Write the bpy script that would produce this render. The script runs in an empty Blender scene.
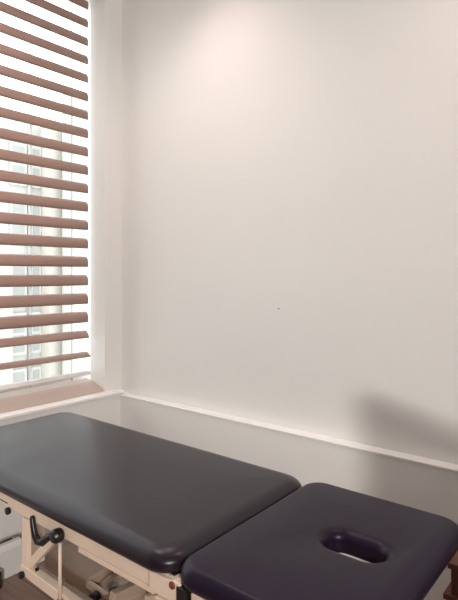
import bpy, bmesh, math, random
from mathutils import Vector, Matrix
random.seed(4)
PI = math.pi
sc = bpy.context.scene
COL = sc.collection

# ------------------------------------------------------------------ materials
def mat(name, color, rough=.5, metal=0.0, spec=.5, bump=0.0, bscale=200.0, vary=0.0, vscale=3.0,
        coat=0.0, translucent=0.0, detail=3.0):
    m = bpy.data.materials.new(name); m.use_nodes = True
    nt = m.node_tree; b = nt.nodes['Principled BSDF']
    b.inputs['Base Color'].default_value = (*color, 1)
    b.inputs['Roughness'].default_value = rough
    b.inputs['Metallic'].default_value = metal
    b.inputs['Specular IOR Level'].default_value = spec
    b.inputs['Coat Weight'].default_value = coat
    tc = nt.nodes.new('ShaderNodeTexCoord')
    if vary:
        n = nt.nodes.new('ShaderNodeTexNoise'); n.inputs['Scale'].default_value = vscale
        n.inputs['Detail'].default_value = detail
        nt.links.new(tc.outputs['Object'], n.inputs['Vector'])
        r = nt.nodes.new('ShaderNodeValToRGB')
        r.color_ramp.elements[0].position = .3; r.color_ramp.elements[1].position = .7
        r.color_ramp.elements[0].color = (*[c * (1 - vary) for c in color], 1)
        r.color_ramp.elements[1].color = (*[min(1, c * (1 + vary)) for c in color], 1)
        nt.links.new(n.outputs['Fac'], r.inputs['Fac'])
        nt.links.new(r.outputs['Color'], b.inputs['Base Color'])
    if bump:
        n2 = nt.nodes.new('ShaderNodeTexNoise'); n2.inputs['Scale'].default_value = bscale
        n2.inputs['Detail'].default_value = 2
        nt.links.new(tc.outputs['Object'], n2.inputs['Vector'])
        bp = nt.nodes.new('ShaderNodeBump'); bp.inputs['Strength'].default_value = bump
        bp.inputs['Distance'].default_value = .002
        nt.links.new(n2.outputs['Fac'], bp.inputs['Height'])
        nt.links.new(bp.outputs['Normal'], b.inputs['Normal'])
    if translucent:
        tr = nt.nodes.new('ShaderNodeBsdfTranslucent'); tr.inputs['Color'].default_value = (*color, 1)
        mx = nt.nodes.new('ShaderNodeMixShader'); mx.inputs['Fac'].default_value = translucent
        out = nt.nodes['Material Output']
        nt.links.new(b.outputs[0], mx.inputs[1]); nt.links.new(tr.outputs[0], mx.inputs[2])
        nt.links.new(mx.outputs[0], out.inputs['Surface'])
    return m

def glass_mat():
    m = bpy.data.materials.new('clear_glass'); m.use_nodes = True
    nt = m.node_tree; nt.nodes.clear()
    out = nt.nodes.new('ShaderNodeOutputMaterial'); mx = nt.nodes.new('ShaderNodeMixShader')
    t = nt.nodes.new('ShaderNodeBsdfTransparent'); g = nt.nodes.new('ShaderNodeBsdfGlossy')
    g.inputs['Roughness'].default_value = .02
    fr = nt.nodes.new('ShaderNodeFresnel'); fr.inputs['IOR'].default_value = 1.2
    t.inputs['Color'].default_value = (.95, .97, .96, 1)
    nt.links.new(fr.outputs[0], mx.inputs[0]); nt.links.new(t.outputs[0], mx.inputs[1])
    nt.links.new(g.outputs[0], mx.inputs[2]); nt.links.new(mx.outputs[0], out.inputs['Surface'])
    return m

def wood_floor():
    m = bpy.data.materials.new('vinyl_plank_floor'); m.use_nodes = True
    nt = m.node_tree; b = nt.nodes['Principled BSDF']; b.inputs['Roughness'].default_value = .42
    tc = nt.nodes.new('ShaderNodeTexCoord')
    br = nt.nodes.new('ShaderNodeTexBrick'); br.inputs['Scale'].default_value = 1
    br.inputs['Brick Width'].default_value = 1.2; br.inputs['Row Height'].default_value = .15
    br.inputs['Mortar Size'].default_value = .002
    br.inputs['Color1'].default_value = (.30, .19, .145, 1); br.inputs['Color2'].default_value = (.25, .155, .118, 1)
    br.inputs['Mortar'].default_value = (.09, .06, .045, 1)
    nt.links.new(tc.outputs['Object'], br.inputs['Vector'])
    n = nt.nodes.new('ShaderNodeTexNoise'); n.inputs['Scale'].default_value = 5
    mp = nt.nodes.new('ShaderNodeMapping'); mp.inputs['Scale'].default_value = (1, 14, 1)
    nt.links.new(tc.outputs['Object'], mp.inputs['Vector']); nt.links.new(mp.outputs[0], n.inputs['Vector'])
    mix = nt.nodes.new('ShaderNodeMixRGB'); mix.blend_type = 'OVERLAY'; mix.inputs['Fac'].default_value = .35
    nt.links.new(br.outputs['Color'], mix.inputs[1]); nt.links.new(n.outputs['Fac'], mix.inputs[2])
    nt.links.new(mix.outputs[0], b.inputs['Base Color'])
    return m

def emit(name, col, s):
    m = bpy.data.materials.new(name); m.use_nodes = True
    b = m.node_tree.nodes['Principled BSDF']
    b.inputs['Emission Color'].default_value = (*col, 1); b.inputs['Emission Strength'].default_value = s
    return m

M = dict(
    wall=mat('painted_plaster', (.76, .74, .712), .75, spec=.3, bump=.05, bscale=60, vary=.012, vscale=1.5),
    wallf=mat('darkened_plaster', (.34, .30, .27), .7, vary=.02),  # unseen walls only, darkened to cut bounce and reflections
    ceil=mat('white_ceiling_paint', (.80, .78, .75), .85, spec=.2),
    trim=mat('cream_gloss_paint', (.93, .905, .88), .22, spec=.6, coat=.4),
    sill=mat('taupe_painted_sill', (.50, .40, .35), .5),
    floor=wood_floor(),
    slat=mat('backlit_shade_slat', (.47, .30, .25), .55, vary=.05, vscale=6, translucent=.08),  # pale slats; their backlit shade is put into this base colour
    rail=mat('blind_headrail_grey', (.40, .37, .35), .5),
    cord=mat('white_blind_cord', (.85, .84, .80), .7),
    cordg=mat('grey_blind_cord', (.22, .21, .20), .7),
    upvc=mat('white_window_frame', (.85, .85, .83), .35),
    glass=glass_mat(),
    vinyl=mat('charcoal_vinyl', (.0145, .0095, .0165), .31, spec=.36, bump=.10, bscale=420, vary=.06, vscale=30),
    vinyl2=mat('aubergine_charcoal_vinyl', (.014, .0075, .020), .34, spec=.20, bump=.10, bscale=420, vary=.06, vscale=30),
    board=mat('black_backing_board', (.012, .011, .011), .7),
    enamel=mat('cream_enamel_steel', (.88, .70, .555), .38, spec=.45, vary=.03, vscale=9),
    enamel2=mat('beige_plastic_housing', (.42, .315, .235), .5, vary=.04, vscale=12),
    black=mat('black_plastic', (.010, .009, .009), .35),
    rubber=mat('black_rubber', (.015, .014, .014), .7),
    red=mat('dull_red_bolt', (.22, .045, .035), .4),
    steel=mat('steel', (.62, .58, .54), .25, metal=1),
    wood=mat('dark_red_brown_wood', (.13, .045, .022), .45, vary=.25, vscale=14),
    facade=mat('pale_concrete_facade', (.37, .365, .345), .85, vary=.05, vscale=1.0),
    cream=mat('cream_render', (.50, .465, .42), .85),
    pink=mat('pinkish_brick_render', (.46, .35, .30), .85),
    fglass=mat('grey_green_facade_glass', (.27, .275, .265), .4, spec=.6),
    white=mat('white_facade_panel', (.42, .42, .40), .7),
    lamp=emit('warm_lamp_diffuser', (1.0, .84, .72), 6.0),
    panel=emit('fill_panel_diffuser', (1.0, .97, .94), 2.0),
    dark=mat('dark_hole', (.03, .025, .022), .8),
    blocker=mat('blocker_fabric', (.36, .30, .26), .9, bump=.1, bscale=300),
)

# ------------------------------------------------------------------ helpers
def link(name, bm, m, parent=None, smooth=False, bevel=0.0, seg=2, angle=35):
    bmesh.ops.recalc_face_normals(bm, faces=bm.faces)
    me = bpy.data.meshes.new(name); bm.to_mesh(me); bm.free()
    o = bpy.data.objects.new(name, me); COL.objects.link(o)
    me.materials.append(m)
    if smooth:
        for p in me.polygons: p.use_smooth = True
    if bevel:
        md = o.modifiers.new('bevel', 'BEVEL'); md.width = bevel; md.segments = seg
        md.limit_method = 'ANGLE'; md.angle_limit = math.radians(angle)
    if parent: 
        o.parent = parent
        root = parent
        off = Vector((0, 0, 0))
        while root is not None:
            off += root.location; root = root.parent
        o.location = -off          # meshes are authored in world metres
    return o

def box(bm, x0, x1, y0, y1, z0, z1):
    vs = [bm.verts.new((x, y, z)) for x in (x0, x1) for y in (y0, y1) for z in (z0, z1)]
    for f in ((0, 1, 3, 2), (4, 6, 7, 5), (0, 4, 5, 1), (2, 3, 7, 6), (0, 2, 6, 4), (1, 5, 7, 3)):
        bm.faces.new([vs[i] for i in f])

def B(*boxes):
    bm = bmesh.new()
    for b in boxes: box(bm, *b)
    return bm

def cyl(bm, p0, p1, r0, r1=None, n=20, caps=True):
    p0, p1 = Vector(p0), Vector(p1); r1 = r0 if r1 is None else r1
    d = (p1 - p0).normalized()
    a = d.orthogonal().normalized(); b = d.cross(a)
    A = [bm.verts.new(p0 + (a * math.cos(2*PI*i/n) + b * math.sin(2*PI*i/n)) * r0) for i in range(n)]
    C = [bm.verts.new(p1 + (a * math.cos(2*PI*i/n) + b * math.sin(2*PI*i/n)) * r1) for i in range(n)]
    for i in range(n): bm.faces.new((A[i], A[(i+1) % n], C[(i+1) % n], C[i]))
    if caps: bm.faces.new(A[::-1]); bm.faces.new(C)

def tube(bm, pts, radii, n=14):
    pts = [Vector(p) for p in pts]
    rings = []
    for i, p in enumerate(pts):
        d = (pts[min(i+1, len(pts)-1)] - pts[max(i-1, 0)]).normalized()
        up = Vector((0, 1, 0)); a = d.cross(up).normalized(); b = d.cross(a)
        rings.append([bm.verts.new(p + (a*math.cos(2*PI*k/n) + b*math.sin(2*PI*k/n))*radii[i]) for k in range(n)])
    for r, q in zip(rings, rings[1:]):
        for k in range(n): bm.faces.new((r[k], r[(k+1) % n], q[(k+1) % n], q[k]))
    bm.faces.new(rings[0][::-1]); bm.faces.new(rings[-1])

def lathe(bm, origin, axis, prof, n=28):
    """prof: list of (distance along axis, radius)"""
    o = Vector(origin); d = Vector(axis).normalized(); a = d.orthogonal().normalized(); b = d.cross(a)
    rings = []
    for t, r in prof:
        rings.append([bm.verts.new(o + d*t + (a*math.cos(2*PI*k/n) + b*math.sin(2*PI*k/n))*r) for k in range(n)])
    for r, q in zip(rings, rings[1:]):
        for k in range(n): bm.faces.new((r[k], r[(k+1) % n], q[(k+1) % n], q[k]))
    bm.faces.new(rings[0][::-1]); bm.faces.new(rings[-1])

def bar(bm, p0, p1, w, h):
    """rectangular bar from p0 to p1; w across (horizontal), h in the bar's own up direction"""
    p0, p1 = Vector(p0), Vector(p1); d = (p1 - p0).normalized()
    up = Vector((0, 0, 1)) if abs(d.z) < .95 else Vector((0, 1, 0))
    s = d.cross(up).normalized(); u = s.cross(d)
    vs = [[bm.verts.new(p + s*i*w/2 + u*j*h/2) for i, j in ((-1, -1), (1, -1), (1, 1), (-1, 1))] for p in (p0, p1)]
    for k in range(4): bm.faces.new((vs[0][k], vs[0][(k+1) % 4], vs[1][(k+1) % 4], vs[1][k]))
    bm.faces.new(vs[0][::-1]); bm.faces.new(vs[1])

def prism(bm, poly, y0, y1):
    """polygon in x-z extruded along y"""
    a = [bm.verts.new((x, y0, z)) for x, z in poly]; c = [bm.verts.new((x, y1, z)) for x, z in poly]
    n = len(poly)
    for i in range(n): bm.faces.new((a[i], a[(i+1) % n], c[(i+1) % n], c[i]))
    bm.faces.new(a[::-1]); bm.faces.new(c)

def struct(name, bm, m, parent=None, bevel=0.0):
    o = link(name, bm, m, parent, bevel=bevel)
    if parent is None: o['kind'] = 'structure'
    return o

def thing(name, label, cat, loc=(0, 0, 0), group=None):
    o = bpy.data.objects.new(name, None); COL.objects.link(o); o.location = loc
    o['label'] = label; o['category'] = cat
    if group: o['group'] = group
    return o

def tag(o, label, cat, group=None):
    o['label'] = label; o['category'] = cat
    if group: o['group'] = group
    return o

# ------------------------------------------------------------------ room shell (metres; camera stands over 0,0)
H = 3.30                      # ceiling
XW, YB = -2.52, 2.07          # upper window wall, upper back wall
XL, YL = -2.465, 2.012        # lower (boxed-out) faces under the ledges
XR, YF = 4.2, -3.6
WIN = (-.10, 1.93)            # window opening in y
BLX = -2.655                  # plane of the blind
OUT = -2.85                   # outside face of the window wall

struct('floor', B((OUT, XR + .1, YF - .1, YB + .1, -.1, 0)), M['floor'])
struct('ceiling', B((OUT, XR + .1, YF - .1, YB + .1, H, H + .1)), M['ceil'])
struct('wall_back', B((-2.662, XR + .1, YB, YB + .12, 0, H)), M['wall'])
struct('wall_front', B((OUT, XR + .1, YF - .12, YF, 0, H)), M['wallf'])
struct('wall_right', B((XR, XR + .12, YF, YB, 0, H)), M['wallf'])
struct('wall_left', B((OUT, XW, YF, WIN[0], 0, H), (-2.662, XW, WIN[1] + .012, YB, 0, H),
                      (OUT, XW, WIN[0], WIN[1] + .012, 0, .64), (OUT, XW, WIN[0], WIN[1] + .012, 3.24, H)), M['wall'])
# boxed-out lower wall with its ledge along the back wall
struct('trim_1', B((XL, XR, YL + .001, YB, 0, .772)), M['wall'])
struct('trim_2', B((XL - .001, XR, YL - .003, YB, .772, .781)), M['trim'], bevel=.002)
# the same under the window, topped by the slightly higher sill board
struct('trim_3', B((XW, XL, YF, YB, 0, .785)), M['wall'])
struct('trim_4', B((XW, XL + .012, YF, YL + .022, .786, .803)), M['trim'], bevel=.003)
# sloping sill inside the opening, between blind and wall face
bm = bmesh.new()
poly = [(-2.70, .862), (-2.632, .850), (XW + .001, .806), (XW + .001, .64), (-2.70, .64)]
prism(bm, poly, WIN[0], WIN[1] + .012)
struct('trim_5', bm, M['sill'], bevel=.004)

# window: frame and glass
w = struct('window_1', B((-2.80, -2.735, WIN[0], 2.4, .80, .87), (-2.80, -2.735, WIN[0], 2.4, 3.18, 3.24),
                         (-2.80, -2.735, WIN[0], WIN[0] + .06, .87, 3.18), (-2.80, -2.735, 2.34, 2.4, .87, 3.18)),
           M['upvc'], bevel=.004)
link('window_pane', B((-2.772, -2.766, WIN[0] + .06, 2.34, .87, 3.18)), M['glass'], w)

# ------------------------------------------------------------------ blind
blind = thing('window_blind', 'wide horizontal slat blind with backlit shade in its colour, filling the bright window', 'blind', (BLX, WIN[0], 3.2))
y0, y1 = WIN[0] + .015, 1.920
link('headrail', B((BLX - .045, BLX + .03, y0, y1, 3.175, 3.232)), M['rail'], blind, bevel=.006)

def slat_mesh(theta=0.0, w=.062):
    """curved vane: front edge at the origin, room side is +x; theta swings the front edge up towards the room"""
    prof = [(0, 0), (.0030, .25), (.0025, .5), (-.002, .75), (-.012, .93), (-.026, 1.02)]
    pts = [Vector((x, 0, z * w)) for x, z in prof]
    # thickness
    th = .0032
    ring = []
    for i, p in enumerate(pts):
        d = (pts[min(i+1, len(pts)-1)] - pts[max(i-1, 0)]).normalized()
        n = Vector((d.z, 0, -d.x))
        ring.append((p + n*th/2, p - n*th/2))
    outline = [a for a, _ in ring] + [b for _, b in reversed(ring)]
    R = Matrix.Rotation(-math.radians(theta), 3, 'Y')
    outline = [R @ p for p in outline]
    bm = bmesh.new()
    A = [bm.verts.new((p.x, y0, p.z)) for p in outline]; C = [bm.verts.new((p.x, y1, p.z)) for p in outline]
    n = len(outline)
    for i in range(n): bm.faces.new((A[i], A[(i+1) % n], C[(i+1) % n], C[i]))
    # end caps as quads
    m2 = n // 2
    for V, s in ((A, 1), (C, -1)):
        for i in range(m2 - 1):
            q = [V[i], V[n-1-i], V[n-2-i], V[i+1]]
            bm.faces.new(q if s > 0 else q[::-1])
    return bm

first = None
P0, PITCH = 1.5425, .1117
zs = [P0 + PITCH * k for k in range(14, -4, -1)]
for i, z in enumerate(zs):
    if first is None:
        first = link('slat', slat_mesh(), M['slat'], blind, smooth=True)
        o = first
    else:
        o = first.copy(); COL.objects.link(o); o.parent = blind
    o.location = Vector((BLX, 0, z)) - blind.location
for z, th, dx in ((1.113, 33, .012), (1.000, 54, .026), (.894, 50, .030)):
    o = link('slat' if z > .9 else 'daylit_slat', slat_mesh(th, .062 if z > .9 else .046), M['slat' if z > .9 else 'trim'], blind, smooth=True)  # lowest slat in lighter cream, daylight put into its colour
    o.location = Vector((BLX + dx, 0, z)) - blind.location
for yy, r, mm, nm in ((1.838, .0028, 'cordg', 'cord'), (1.571, .0032, 'cord', 'cord')):
    bm = bmesh.new(); cyl(bm, (BLX - .045, yy, .858), (BLX - .045, yy, 3.18), r, n=8)
    link(nm, bm, M[mm], blind, smooth=True)

# ------------------------------------------------------------------ treatment table
ZT = .800
T = thing('treatment_table', 'padded two-section treatment table in charcoal vinyl on a cream steel frame', 'treatment table', (-1.4, 1.2, 0))

def rrect(cx, cy, hx, hy, r, n):
    """n points (n % 4 == 0) of a rounded rectangle, starting on +x side, spaced evenly by kind"""
    k = n // 4; pts = []
    for q, (sx, sy, a0) in enumerate(((1, 1, 0), (-1, 1, PI/2), (-1, -1, PI), (1, -1, 3*PI/2))):
        # half of the preceding side is filled by interpolation between corners
        c = Vector((cx + sx*(hx - r), cy + sy*(hy - r)))
        m_ = k * 2 // 3
        for i in range(m_):
            a = a0 + (PI/2) * i/(m_ - 1)
            pts.append(Vector((c.x + r*math.cos(a), c.y + r*math.sin(a))))
        # straight run to the next corner
        nx = ((-1, 1), (-1, -1), (1, -1), (1, 1))[q]
        c2 = Vector((cx + nx[0]*(hx - r), cy + nx[1]*(hy - r)))
        a1 = a0 + PI/2
        s = Vector((c.x + r*math.cos(a1), c.y + r*math.sin(a1))); e = Vector((c2.x + r*math.cos(a1), c2.y + r*math.sin(a1)))
        rest = k - m_
        for i in range(rest): pts.append(s.lerp(e, (i + 1)/(rest + 1)))
    return pts

def cushion(x0, x1, yA, yB, rc, ztop, thick, roll, hole=None, n=144, pleat=.0):
    bm = bmesh.new()
    cx, cy, hx, hy = (x0 + x1)/2, (yA + yB)/2, (x1 - x0)/2, (yB - yA)/2
    def ring(inset, z, pl=0):
        ins = min(inset, hx - .01)
        rr = max(.012, rc - inset*.6)
        pts = rrect(cx, cy, hx - inset, hy - inset, rr, n)
        out = []
        for p in pts:
            d = 0
            if pl:
                # small gathered pleats in the vinyl at each corner
                fx = (abs(p.x - cx) - (hx - rc))/rc; fy = (abs(p.y - cy) - (hy - rc))/rc
                if fx > .05 and fy > .05:
                    a = math.atan2(fy, fx)
                    d = pl * (math.exp(-((a - .55)/.13)**2) + math.exp(-((a - 1.02)/.13)**2))
            v = Vector((p.x, p.y)); c = Vector((cx, cy))
            v = v - (v - c).normalized()*d
            out.append(bm.verts.new((v.x, v.y, z - d*.5)))
        return out
    zm = ztop - thick*.56                       # widest line of the bull-nosed edge
    rings = [ring(.04, ztop - thick), ring(.022, ztop - thick)]
    for i in range(1, 6):
        a = -PI/2 * (1 - i/6)
        rings.append(ring(.022*(1 - math.cos(a)), zm + (thick*.44)*math.sin(a)))
    for i in range(0, 11):
        a = PI/2 * i/10
        rings.append(ring(roll*(1 - math.cos(a)), zm + (ztop - zm)*math.sin(a), pleat*max(0, math.sin(2*a))))
    edge_in = roll
    crown = .004
    if hole:
        hxc, hyc, hl, hw, lip, depth = hole
        def hring(g, z):
            # stadium grown by g
            pts = rrect(hxc, hyc, hl + g, hw + g, max(.012, min(hw + g, hl + g) - .001), n)
            return [bm.verts.new((p.x, p.y, z)) for p in pts]
        last = rrect(cx, cy, hx - edge_in, hy - edge_in, max(.012, rc - edge_in*.6), n)
        inner = rrect(hxc, hyc, hl + lip, hw + lip, hw + lip - .001, n)
        for t in (.12, .3, .5, .7, .88):
            rings.append([bm.verts.new((p.x*(1-t) + q.x*t, p.y*(1-t) + q.y*t, ztop + crown*min(1, t*3)*(1 if t < .6 else (1-t)/.4))) for p, q in zip(last, inner)])
        for i in range(0, 9):
            a = PI/2 * i/8
            rings.append(hring(lip*(1 - math.sin(a)), ztop - lip*.9*(1 - math.cos(a))))
        rings.append(hring(-.002, ztop - thick + .012)); rings.append(hring(-.001, ztop - thick + .004)); rings.append(hring(.004, ztop - thick))
        rings.append(rings[0])
    else:
        for ins in (roll + .02, roll + .06, roll + .12, roll + .2):
            if ins < min(hx, hy) - .02: rings.append(ring(ins, ztop + crown*min(1, (ins - roll)/.12)))
    for r, q in zip(rings, rings[1:]):
        for k in range(n): bm.faces.new((r[k], r[(k+1) % n], q[(k+1) % n], q[k]))
    if not hole:
        bm.faces.new(rings[0][::-1]); bm.faces.new(rings[-1])
    return bm

YA, YC = .893, 1.580
main = link('main_cushion', cushion(-2.362, -.914, YA, YC, .078, ZT, .060, .054, pleat=.0), M['vinyl'], T, smooth=True)
head = link('head_cushion', cushion(-.908, -.400, YA, YC, .064, ZT, .060, .028,
            hole=(-.594, 1.252, .080, .043, .030, .05)), M['vinyl2'], T, smooth=True)
main['label'] = 'long charcoal grey padded section'; head['label'] = 'short dark aubergine padded section with a breathing hole'
link('backing_board', B((-2.325, -.925, YA + .035, YC - .035, .728, .742)), M['board'], main, bevel=.003)
link('backing_board', B((-.845, -.425, YA + .035, 1.17, .728, .742), (-.845, -.425, 1.335, YC - .035, .728, .742),
                        (-.845, -.715, 1.17, 1.335, .728, .742), (-.47, -.425, 1.17, 1.335, .728, .742)), M['board'], head, bevel=.003)

# upper frame: side rails of the long section and of the head section
link('frame_rail', B((-2.26, -.905, .922, .950, .688, .7415)), M['enamel'], T, bevel=.003)
link('frame_rail', B((-2.26, -.905, 1.50, 1.53, .688, .7415)), M['enamel'], T, bevel=.003)
link('frame_rail', B((-2.26, -2.23, .950, 1.50, .688, .7415)), M['enamel'], T, bevel=.003)
link('frame_rail', B((-.935, -.905, .950, 1.50, .688, .7415)), M['enamel'], T, bevel=.003)
link('slide_bar', B((-1.335, -.93, .930, .946, .664, .680)), M['enamel'], T, bevel=.002)
link('head_rail', B((-.865, -.46, .922, .950, .672, .728)), M['enamel'], T, bevel=.003)
link('head_rail', B((-.865, -.46, 1.50, 1.53, .672, .728)), M['enamel'], T, bevel=.003)
link('head_rail', B((-.865, -.838, .950, 1.50, .672, .728)), M['enamel'], T, bevel=.003)

# hinge brackets between the two sections
for ya in (.909, 1.532):
    bm = bmesh.new()
    prism(bm, [(-1.00, .690), (-1.00, .7395), (-.93, .7405), (-.910, .7455), (-.896, .744), (-.886, .734), (-.885, .690)], ya, ya + .010)
    hb = link('hinge_bracket', bm, M['enamel'], T, bevel=.002)
    f = -1 if ya < 1 else 1
    bm = bmesh.new(); lathe(bm, (-.914, ya if f < 0 else ya + .010, .733), (0, f, 0), [(0, .0095), (.003, .0095), (.005, .0075)])
    lathe(bm, (-.914, (ya if f < 0 else ya + .010) + f*.004, .733), (0, f, 0), [(0, .005), (.003, .0042)], n=6)
    b_ = link('bolt', bm, M['red'], hb); b_['label'] = 'dull red hinge bolt'
    bm = bmesh.new()
    prism(bm, [(-.975, .640), (-.975, .684), (-.890, .684), (-.890, .640)], ya - .002, ya + .010)
    lb = link('pivot_plate', bm, M['enamel'], T, bevel=.002)
    bm = bmesh.new()
    lathe(bm, (-.951, ya - .002 if f < 0 else ya + .010, .6745 - .004), (0, f, 0), [(0, .010), (.002, .010), (.003, .008)])
    link('bolt', bm, M['steel'], lb)
    link('hinge_block', B((-.898, -.872, ya - .004, ya + .026, .690, .738)), M['black'], T, bevel=.002)

# support post with gusset, diagonal brace, lever
link('support_post', B((-1.647, -1.610, .924, .949, .500, .680)), M['enamel'], T, bevel=.003)
link('support_post', B((-1.647, -1.610, 1.50, 1.525, .500, .680)), M['enamel'], T, bevel=.003)
bm = bmesh.new(); prism(bm, [(-1.610, .676), (-1.610, .545), (-1.57, .565), (-1.53, .61), (-1.53, .676)], .938, .943)
link('gusset_plate', bm, M['enamel2'], T)
bm = bmesh.new(); bar(bm, (-1.606, .932, .530), (-1.468, .932, .662), .016, .028)
link('brace', bm, M['enamel'], T, bevel=.002)
bm = bmesh.new(); bar(bm, (-1.600, 1.512, .524), (-1.462, 1.512, .660), .016, .028)
link('brace', bm, M['enamel'], T, bevel=.002)
bm = bmesh.new()
tube(bm, [(-1.529, .895, .729), (-1.528, .894, .723), (-1.521, .893, .700), (-1.512, .893, .676), (-1.497, .894, .660), (-1.475, .897, .662), (-1.445, .900, .686), (-1.412, .902, .700)],
     [.006, .0085, .0095, .0105, .0125, .0125, .0105, .012])
lev = link('adjustment_lever', bm, M['black'], T, smooth=True); lev['label'] = 'black curved adjustment lever with round hub'
bm = bmesh.new(); lathe(bm, (-1.408, .921, .700), (0, -1, 0), [(0, .018), (.006, .021), (.024, .021), (.032, .016), (.034, .004)])
link('lever_hub', bm, M['black'], lev, bevel=.001)

# strut rod hanging from the rail
bm = bmesh.new(); cyl(bm, (-1.405, .914, .676), (-1.405, .914, .48), .0052)
rod = link('strut_rod', bm, M['enamel'], T, smooth=True)
bm = bmesh.new(); cyl(bm, (-1.405, .914, .500), (-1.405, .914, .470), .0105)
link('rod_end', bm, M['black'], rod)

# lift arms (front and back), sloping from the post to the base
for ya in (.905, 1.495):
    bm = bmesh.new(); bar(bm, (-1.652, ya + .032, .505), (-.98, ya + .032, .478), .030, .036)
    arm = link('lift_arm', bm, M['enamel'], T, bevel=.003)
    bm = bmesh.new(); lathe(bm, (-1.632, ya + .017, .494), (0, -1, 0), [(0, .010), (.004, .0115), (.012, .0115), (.015, .008)])
    link('end_cap', bm, M['black'], arm)
    bm = bmesh.new(); lathe(bm, (-1.540, ya + .017, .545), (0, -1, 0), [(0, .005), (.008, .006), (.010, .003)])
    link('stop_pin', bm, M['black'], arm)
bm = bmesh.new(); bar(bm, (-1.02, .955, .478), (-1.02, 1.50, .478), .03, .03)
link('cross_tube', bm, M['enamel'], T, bevel=.003)
bm = bmesh.new(); bar(bm, (-1.20, .950, .570), (-1.20, 1.512, .510), .026, .03); box(bm, -1.212, -1.188, .948, .962, .485, .575); box(bm, -1.212, -1.188, 1.502, 1.522, .50, .695)
link('diagonal_strut', bm, M['enamel2'], T, bevel=.003)
bm = bmesh.new(); bar(bm, (-1.84, 1.10, .352), (-.95, 1.10, .352), .026, .026); box(bm, -1.682, -1.648, 1.088, 1.112, .145, .340)
link('inner_arm', bm, M['enamel'], T, bevel=.003)
# scissor legs down to the base
for ya in (.905, 1.402):
    bm = bmesh.new(); bar(bm, (-1.00, ya, .475), (-1.66, ya, .150), .030, .038)
    link('scissor_leg', bm, M['enamel'], T, bevel=.003)

# base frame and casters
link('base_frame', B((-2.43, -.62, .84, .875, .105, .145), (-2.10, -.62, 1.385, 1.42, .105, .145),
                     (-2.43, -2.39, .875, 1.205, .1051, .1449), (-.74, -.70, .875, 1.385, .1051, .1449),
                     (-1.70, -1.63, .875, 1.385, .1052, .1448)), M['enamel'], T, bevel=.003)
def caster(x, y):
    bm = bmesh.new(); lathe(bm, (x, y - .012, .04), (0, 1, 0), [(0, .030), (.003, .038), (.021, .038), (.024, .030)])
    wh = link('caster', bm, M['rubber'], T)
    bm = bmesh.new()
    box(bm, x - .018, x + .018, y - .019, y - .014, .03, .085); box(bm, x - .018, x + .018, y + .014, y + .019, .03, .085)
    box(bm, x - .018, x + .018, y - .019, y + .019, .085, .090); cyl(bm, (x, y, .09), (x, y, .106), .010)
    link('caster_fork', bm, M['steel'], wh)
for x, y in ((-2.06, 1.402), (-2.40, .858), (-.72, 1.402), (-.72, .858)): caster(x, y)
caster(-2.412, 1.225)

# pump / motor housing on the base
bm = B((-1.96, -1.670, 1.20, 1.35, .288, .335))
hs = link('pump_housing', bm, M['enamel2'], T, bevel=.006)
link('housing_stand', B((-1.90, -1.74, 1.26, 1.37, .145, .286)), M['enamel2'], T, bevel=.004)
bm = bmesh.new()
n = 20
def arc_slot(cx, cy, r, a0, a1, wd, z):
    A = []; C = []
    for i in range(n):
        a = a0 + (a1 - a0)*i/(n - 1); w_ = wd * math.sin(PI*(i + .3)/(n - .4))
        A.append((cx + (r - w_)*math.cos(a), cy + (r - w_)*math.sin(a))); C.append((cx + (r + w_)*math.cos(a), cy + (r + w_)*math.sin(a)))
    lo = [bm.verts.new((x, y, z)) for x, y in A + C[::-1]]; hi = [bm.verts.new((x, y, z + .003)) for x, y in A + C[::-1]]
    k = len(lo)
    for i in range(k): bm.faces.new((lo[i], lo[(i+1) % k], hi[(i+1) % k], hi[i]))
    bm.faces.new(hi); bm.faces.new(lo[::-1])
arc_slot(-1.73, 1.31, .060, 1.6, 3.0, .006, .335)
link('slot', bm, M['black'], hs)
bm = bmesh.new()
lathe(bm, (-1.575, 1.30, .27), (0, 0, 1), [(0, .085), (.012, .092), (.035, .092), (.045, .082), (.046, .066), (.040, .060), (.030, .055)])
dr = link('pump_drum', bm, M['enamel2'], T, smooth=False, bevel=.002)
bm = bmesh.new(); lathe(bm, (-1.575, 1.30, .298), (0, 0, 1), [(0, .050), (.006, .050), (.008, .042)])
link('drum_cap', bm, M['enamel2'], dr)
link('drum_stand', B((-1.61, -1.54, 1.25, 1.38, .145, .272)), M['enamel2'], T, bevel=.004)
bm = bmesh.new(); bar(bm, (-1.665, 1.205, .318), (-1.545, 1.20, .318), .02, .022)
link('pedal_arm', bm, M['enamel'], T, bevel=.002)
bm = bmesh.new(); lathe(bm, (-1.588, 1.190, .312), (0.25, -1, .05), [(0, .017), (.004, .019), (.030, .019), (.034, .014)])
pk = link('pedal_knob', bm, M['black'], T)
link('pedal_plate', B((-1.555, -1.500, 1.17, 1.182, .215, .318)), M['enamel'], T, bevel=.003)
bm = bmesh.new(); lathe(bm, (-1.515, 1.21, .338), (0, 0, 1), [(0, .020), (.012, .020), (.016, .014)])
link('drum_knob', bm, M['black'], dr)

# foot-end bar
bm = bmesh.new(); bar(bm, (-2.157, .872, .325), (-2.157, 1.205, .325), .028, .030)
fb = link('foot_bar', bm, M['trim'], T, bevel=.004)
bm = bmesh.new(); bar(bm, (-2.184, .955, .335), (-2.184, 1.180, .335), .006, .006)
link('foot_bar_strip', bm, M['dark'], fb)
link('foot_bar_leg', B((-2.171, -2.143, .843, .870, .145, .337)), M['enamel'], T, bevel=.003)
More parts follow.
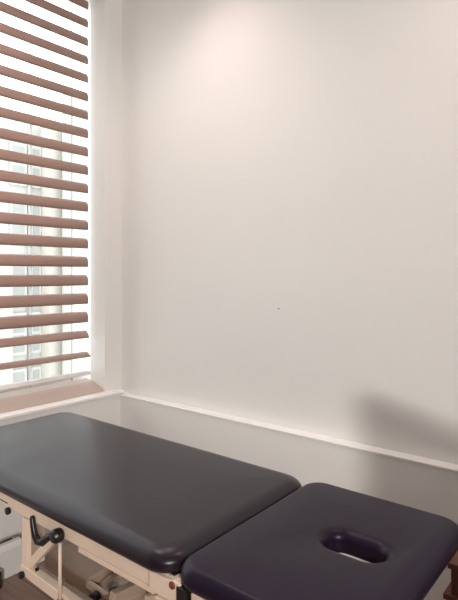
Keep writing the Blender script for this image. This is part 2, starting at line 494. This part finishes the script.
# black screw head and seam on the rail near the foot end
bm = bmesh.new(); lathe(bm, (-1.722, .922, .682), (0, -1, 0), [(0, .0115), (.006, .0125), (.012, .0115), (.014, .006)])
link('rail_knob', bm, M['black'], T)
link('rail_seam', B((-1.85, -1.735, .9205, .923, .7015, .7045)), M['dark'], T)

# ------------------------------------------------------------------ side table behind the head end
S = thing('side_table', 'dark red-brown wooden side table behind the head end of the treatment table', 'side table', (-.2, 1.70, 0))
link('table_top', B((-.474, .02, 1.632, 1.78, .612, .632)), M['wood'], S, bevel=.004)
for x, y in ((-.466, 1.640), (-.466, 1.735), (-.04, 1.640), (-.04, 1.735)):
    link('leg', B((x, x + .034, y, y + .034, 0, .612)), M['wood'], S, bevel=.003)
link('shelf', B((-.486, .01, 1.630, 1.775, .517, .535)), M['wood'], S, bevel=.003)

# ------------------------------------------------------------------ little screw left in the wall
bm = bmesh.new()
lathe(bm, (-1.368, YB + .004, 1.335), (0, -1, 0), [(0, .002), (.006, .002), (.007, .0034), (.009, .003), (.010, .001)], n=12)
tag(link('wall_screw', bm, M['dark'], None), 'tiny dark screw head alone on the bare pale wall', 'screw')

# ------------------------------------------------------------------ added unseen screen right of the camera, casts the wall shadow
PS = thing('shadow_blocker', 'added unseen fabric screen right of the treatment table', 'blocker', (.1, 1.0, 0))
def panel(x0, ya, x1, yb, h):
    d = Vector((x1 - x0, yb - ya, 0)).normalized()
    bm = bmesh.new(); bar(bm, (x0, ya, h/2 + .04), (x1, yb, h/2 + .04), .02, h - .08)
    p = link('blocker_panel', bm, M['blocker'], PS)
    for q in ((x0, ya), (x1, yb)):
        bm = bmesh.new(); cyl(bm, (*q, 0), (*q, h), .014, n=12)
        link('post', bm, M['steel'], PS)
BLK = (.075, .98, .56, .80, 1.05, .95, 1.485)
panel(BLK[0], BLK[1], BLK[2], BLK[3], BLK[6])
panel(BLK[2] + .03, BLK[3] - .01, BLK[4], BLK[5], BLK[6])

# ------------------------------------------------------------------ building outside
Bd = thing('building', 'pale overexposed office building seen through the window slats', 'building', (-10.5, 6.0, -4))
XB = -10.0
link('wall', B((XB - 3, XB, 1.0, 12.0, -5.0, 4.6)), M['facade'], Bd)
link('column', B((XB, XB + .35, 6.04, 6.44, -5.0, 4.6)), M['cream'], Bd)
link('column', B((XB, XB + .30, 3.9, 5.26, -5.0, 1.7)), M['pink'], Bd)
link('side_wing', B((XB + .6, XB + .9, 6.17, 12.0, -5.0, 5.2)), M['white'], Bd)
link('mullion', B((XB, XB + .12, 5.725, 5.765, -5.0, 4.4)), M['white'], Bd)
for k in range(7):
    zb = -3.6 + 1.15*k
    for ya, yb in ((5.34, 5.70), (5.79, 6.03)):
        f = link('window', B((XB, XB + .05, ya, yb, zb, zb + .86)), M['white'], Bd)
        link('pane', B((XB + .05, XB + .06, ya + .05, yb - .05, zb + .06, zb + .40), (XB + .05, XB + .06, ya + .05, yb - .05, zb + .46, zb + .80)), M['fglass'], f)

# ------------------------------------------------------------------ lights
WARM = (1.0, .83, .72)
def downlight(x, y, label, power, size=110, blend=.7, radius=.05, col=WARM, aim=None):
    t = thing('ceiling_downlight', label, 'ceiling light', (x, y, H), group='recessed ceiling downlights')
    bm = bmesh.new(); lathe(bm, (x, y, H + .001), (0, 0, -1), [(0, .060), (.004, .075), (.008, .072), (.009, .056)])
    link('rim', bm, M['upvc'], t)
    bm = bmesh.new(); lathe(bm, (x, y, H - .006), (0, 0, -1), [(0, .050), (.005, .050)])
    link('diffuser', bm, M['lamp'], t)
    L = bpy.data.lights.new('downlight_lamp', 'SPOT'); L.energy = power; L.spot_size = math.radians(size); L.spot_blend = blend
    L.shadow_soft_size = radius; L.color = col
    o = bpy.data.objects.new('downlight_lamp', L); COL.objects.link(o); o.location = (x, y, H - .03)
    if aim: o.rotation_euler = (Vector(aim) - o.location).to_track_quat('-Z', 'Y').to_euler()
    return o
PALE = (1.0, .962, .93)
downlight(-.25, 1.66, 'added unseen downlight brightening the upper right back wall, towards the screen side', 40, 116, .95, .06, (1.0, .72, .66))  # added lamp to lift the upper right of the back wall
downlight(-1.68, 1.67, 'recessed downlight in the ceiling close to the back wall above the long cushion', 36, 112, .98, .06, (1.0, .74, .67))
downlight(3.6, -2.8, 'added spot aimed at the back wall from beside the right wall behind the viewer', 2650, 66, .6, .24, PALE, (-1.65, 2.0, 1.25))  # added strong aimed spot that throws the wall shadow
downlight(-1.95, .95, 'added fill downlight brightening the walls at the window end of the treatment table', 50, 160, .6, .08, PALE)  # added fill for the wall corner beside the window
t = thing('ceiling_fill_panel', 'added rectangular fill panel on the ceiling behind the viewer', 'ceiling light', (-1.0, -1.1, H))  # added glowing panel for cushion edge highlight and general fill
link('panel_frame', B((-1.64, -.36, -1.44, -.76, H - .012, H - .0005)), M['upvc'], t, bevel=.002)
link('diffuser', B((-1.60, -.40, -1.40, -.80, H - .016, H - .0121)), M['panel'], t)

W = bpy.data.worlds.new('sky'); sc.world = W; W.use_nodes = True
bg = W.node_tree.nodes['Background']; bg.inputs['Color'].default_value = (.96, .98, 1.0, 1); bg.inputs['Strength'].default_value = 5.4

# ------------------------------------------------------------------ camera
cam = bpy.data.cameras.new('camera'); co = bpy.data.objects.new('camera', cam); COL.objects.link(co)
co.location = (0, 0, 1.5); co.rotation_euler = (PI/2, 0, math.radians(38.95))
cam.sensor_fit = 'AUTO'; cam.sensor_width = 36; cam.lens = 520/600*36
cam.shift_y = -26/600; cam.clip_start = .05
sc.camera = co

vs = sc.view_settings
vs.view_transform = 'Standard'; vs.look = 'None'; vs.gamma = 1; vs.use_curve_mapping = False; vs.exposure = -.50
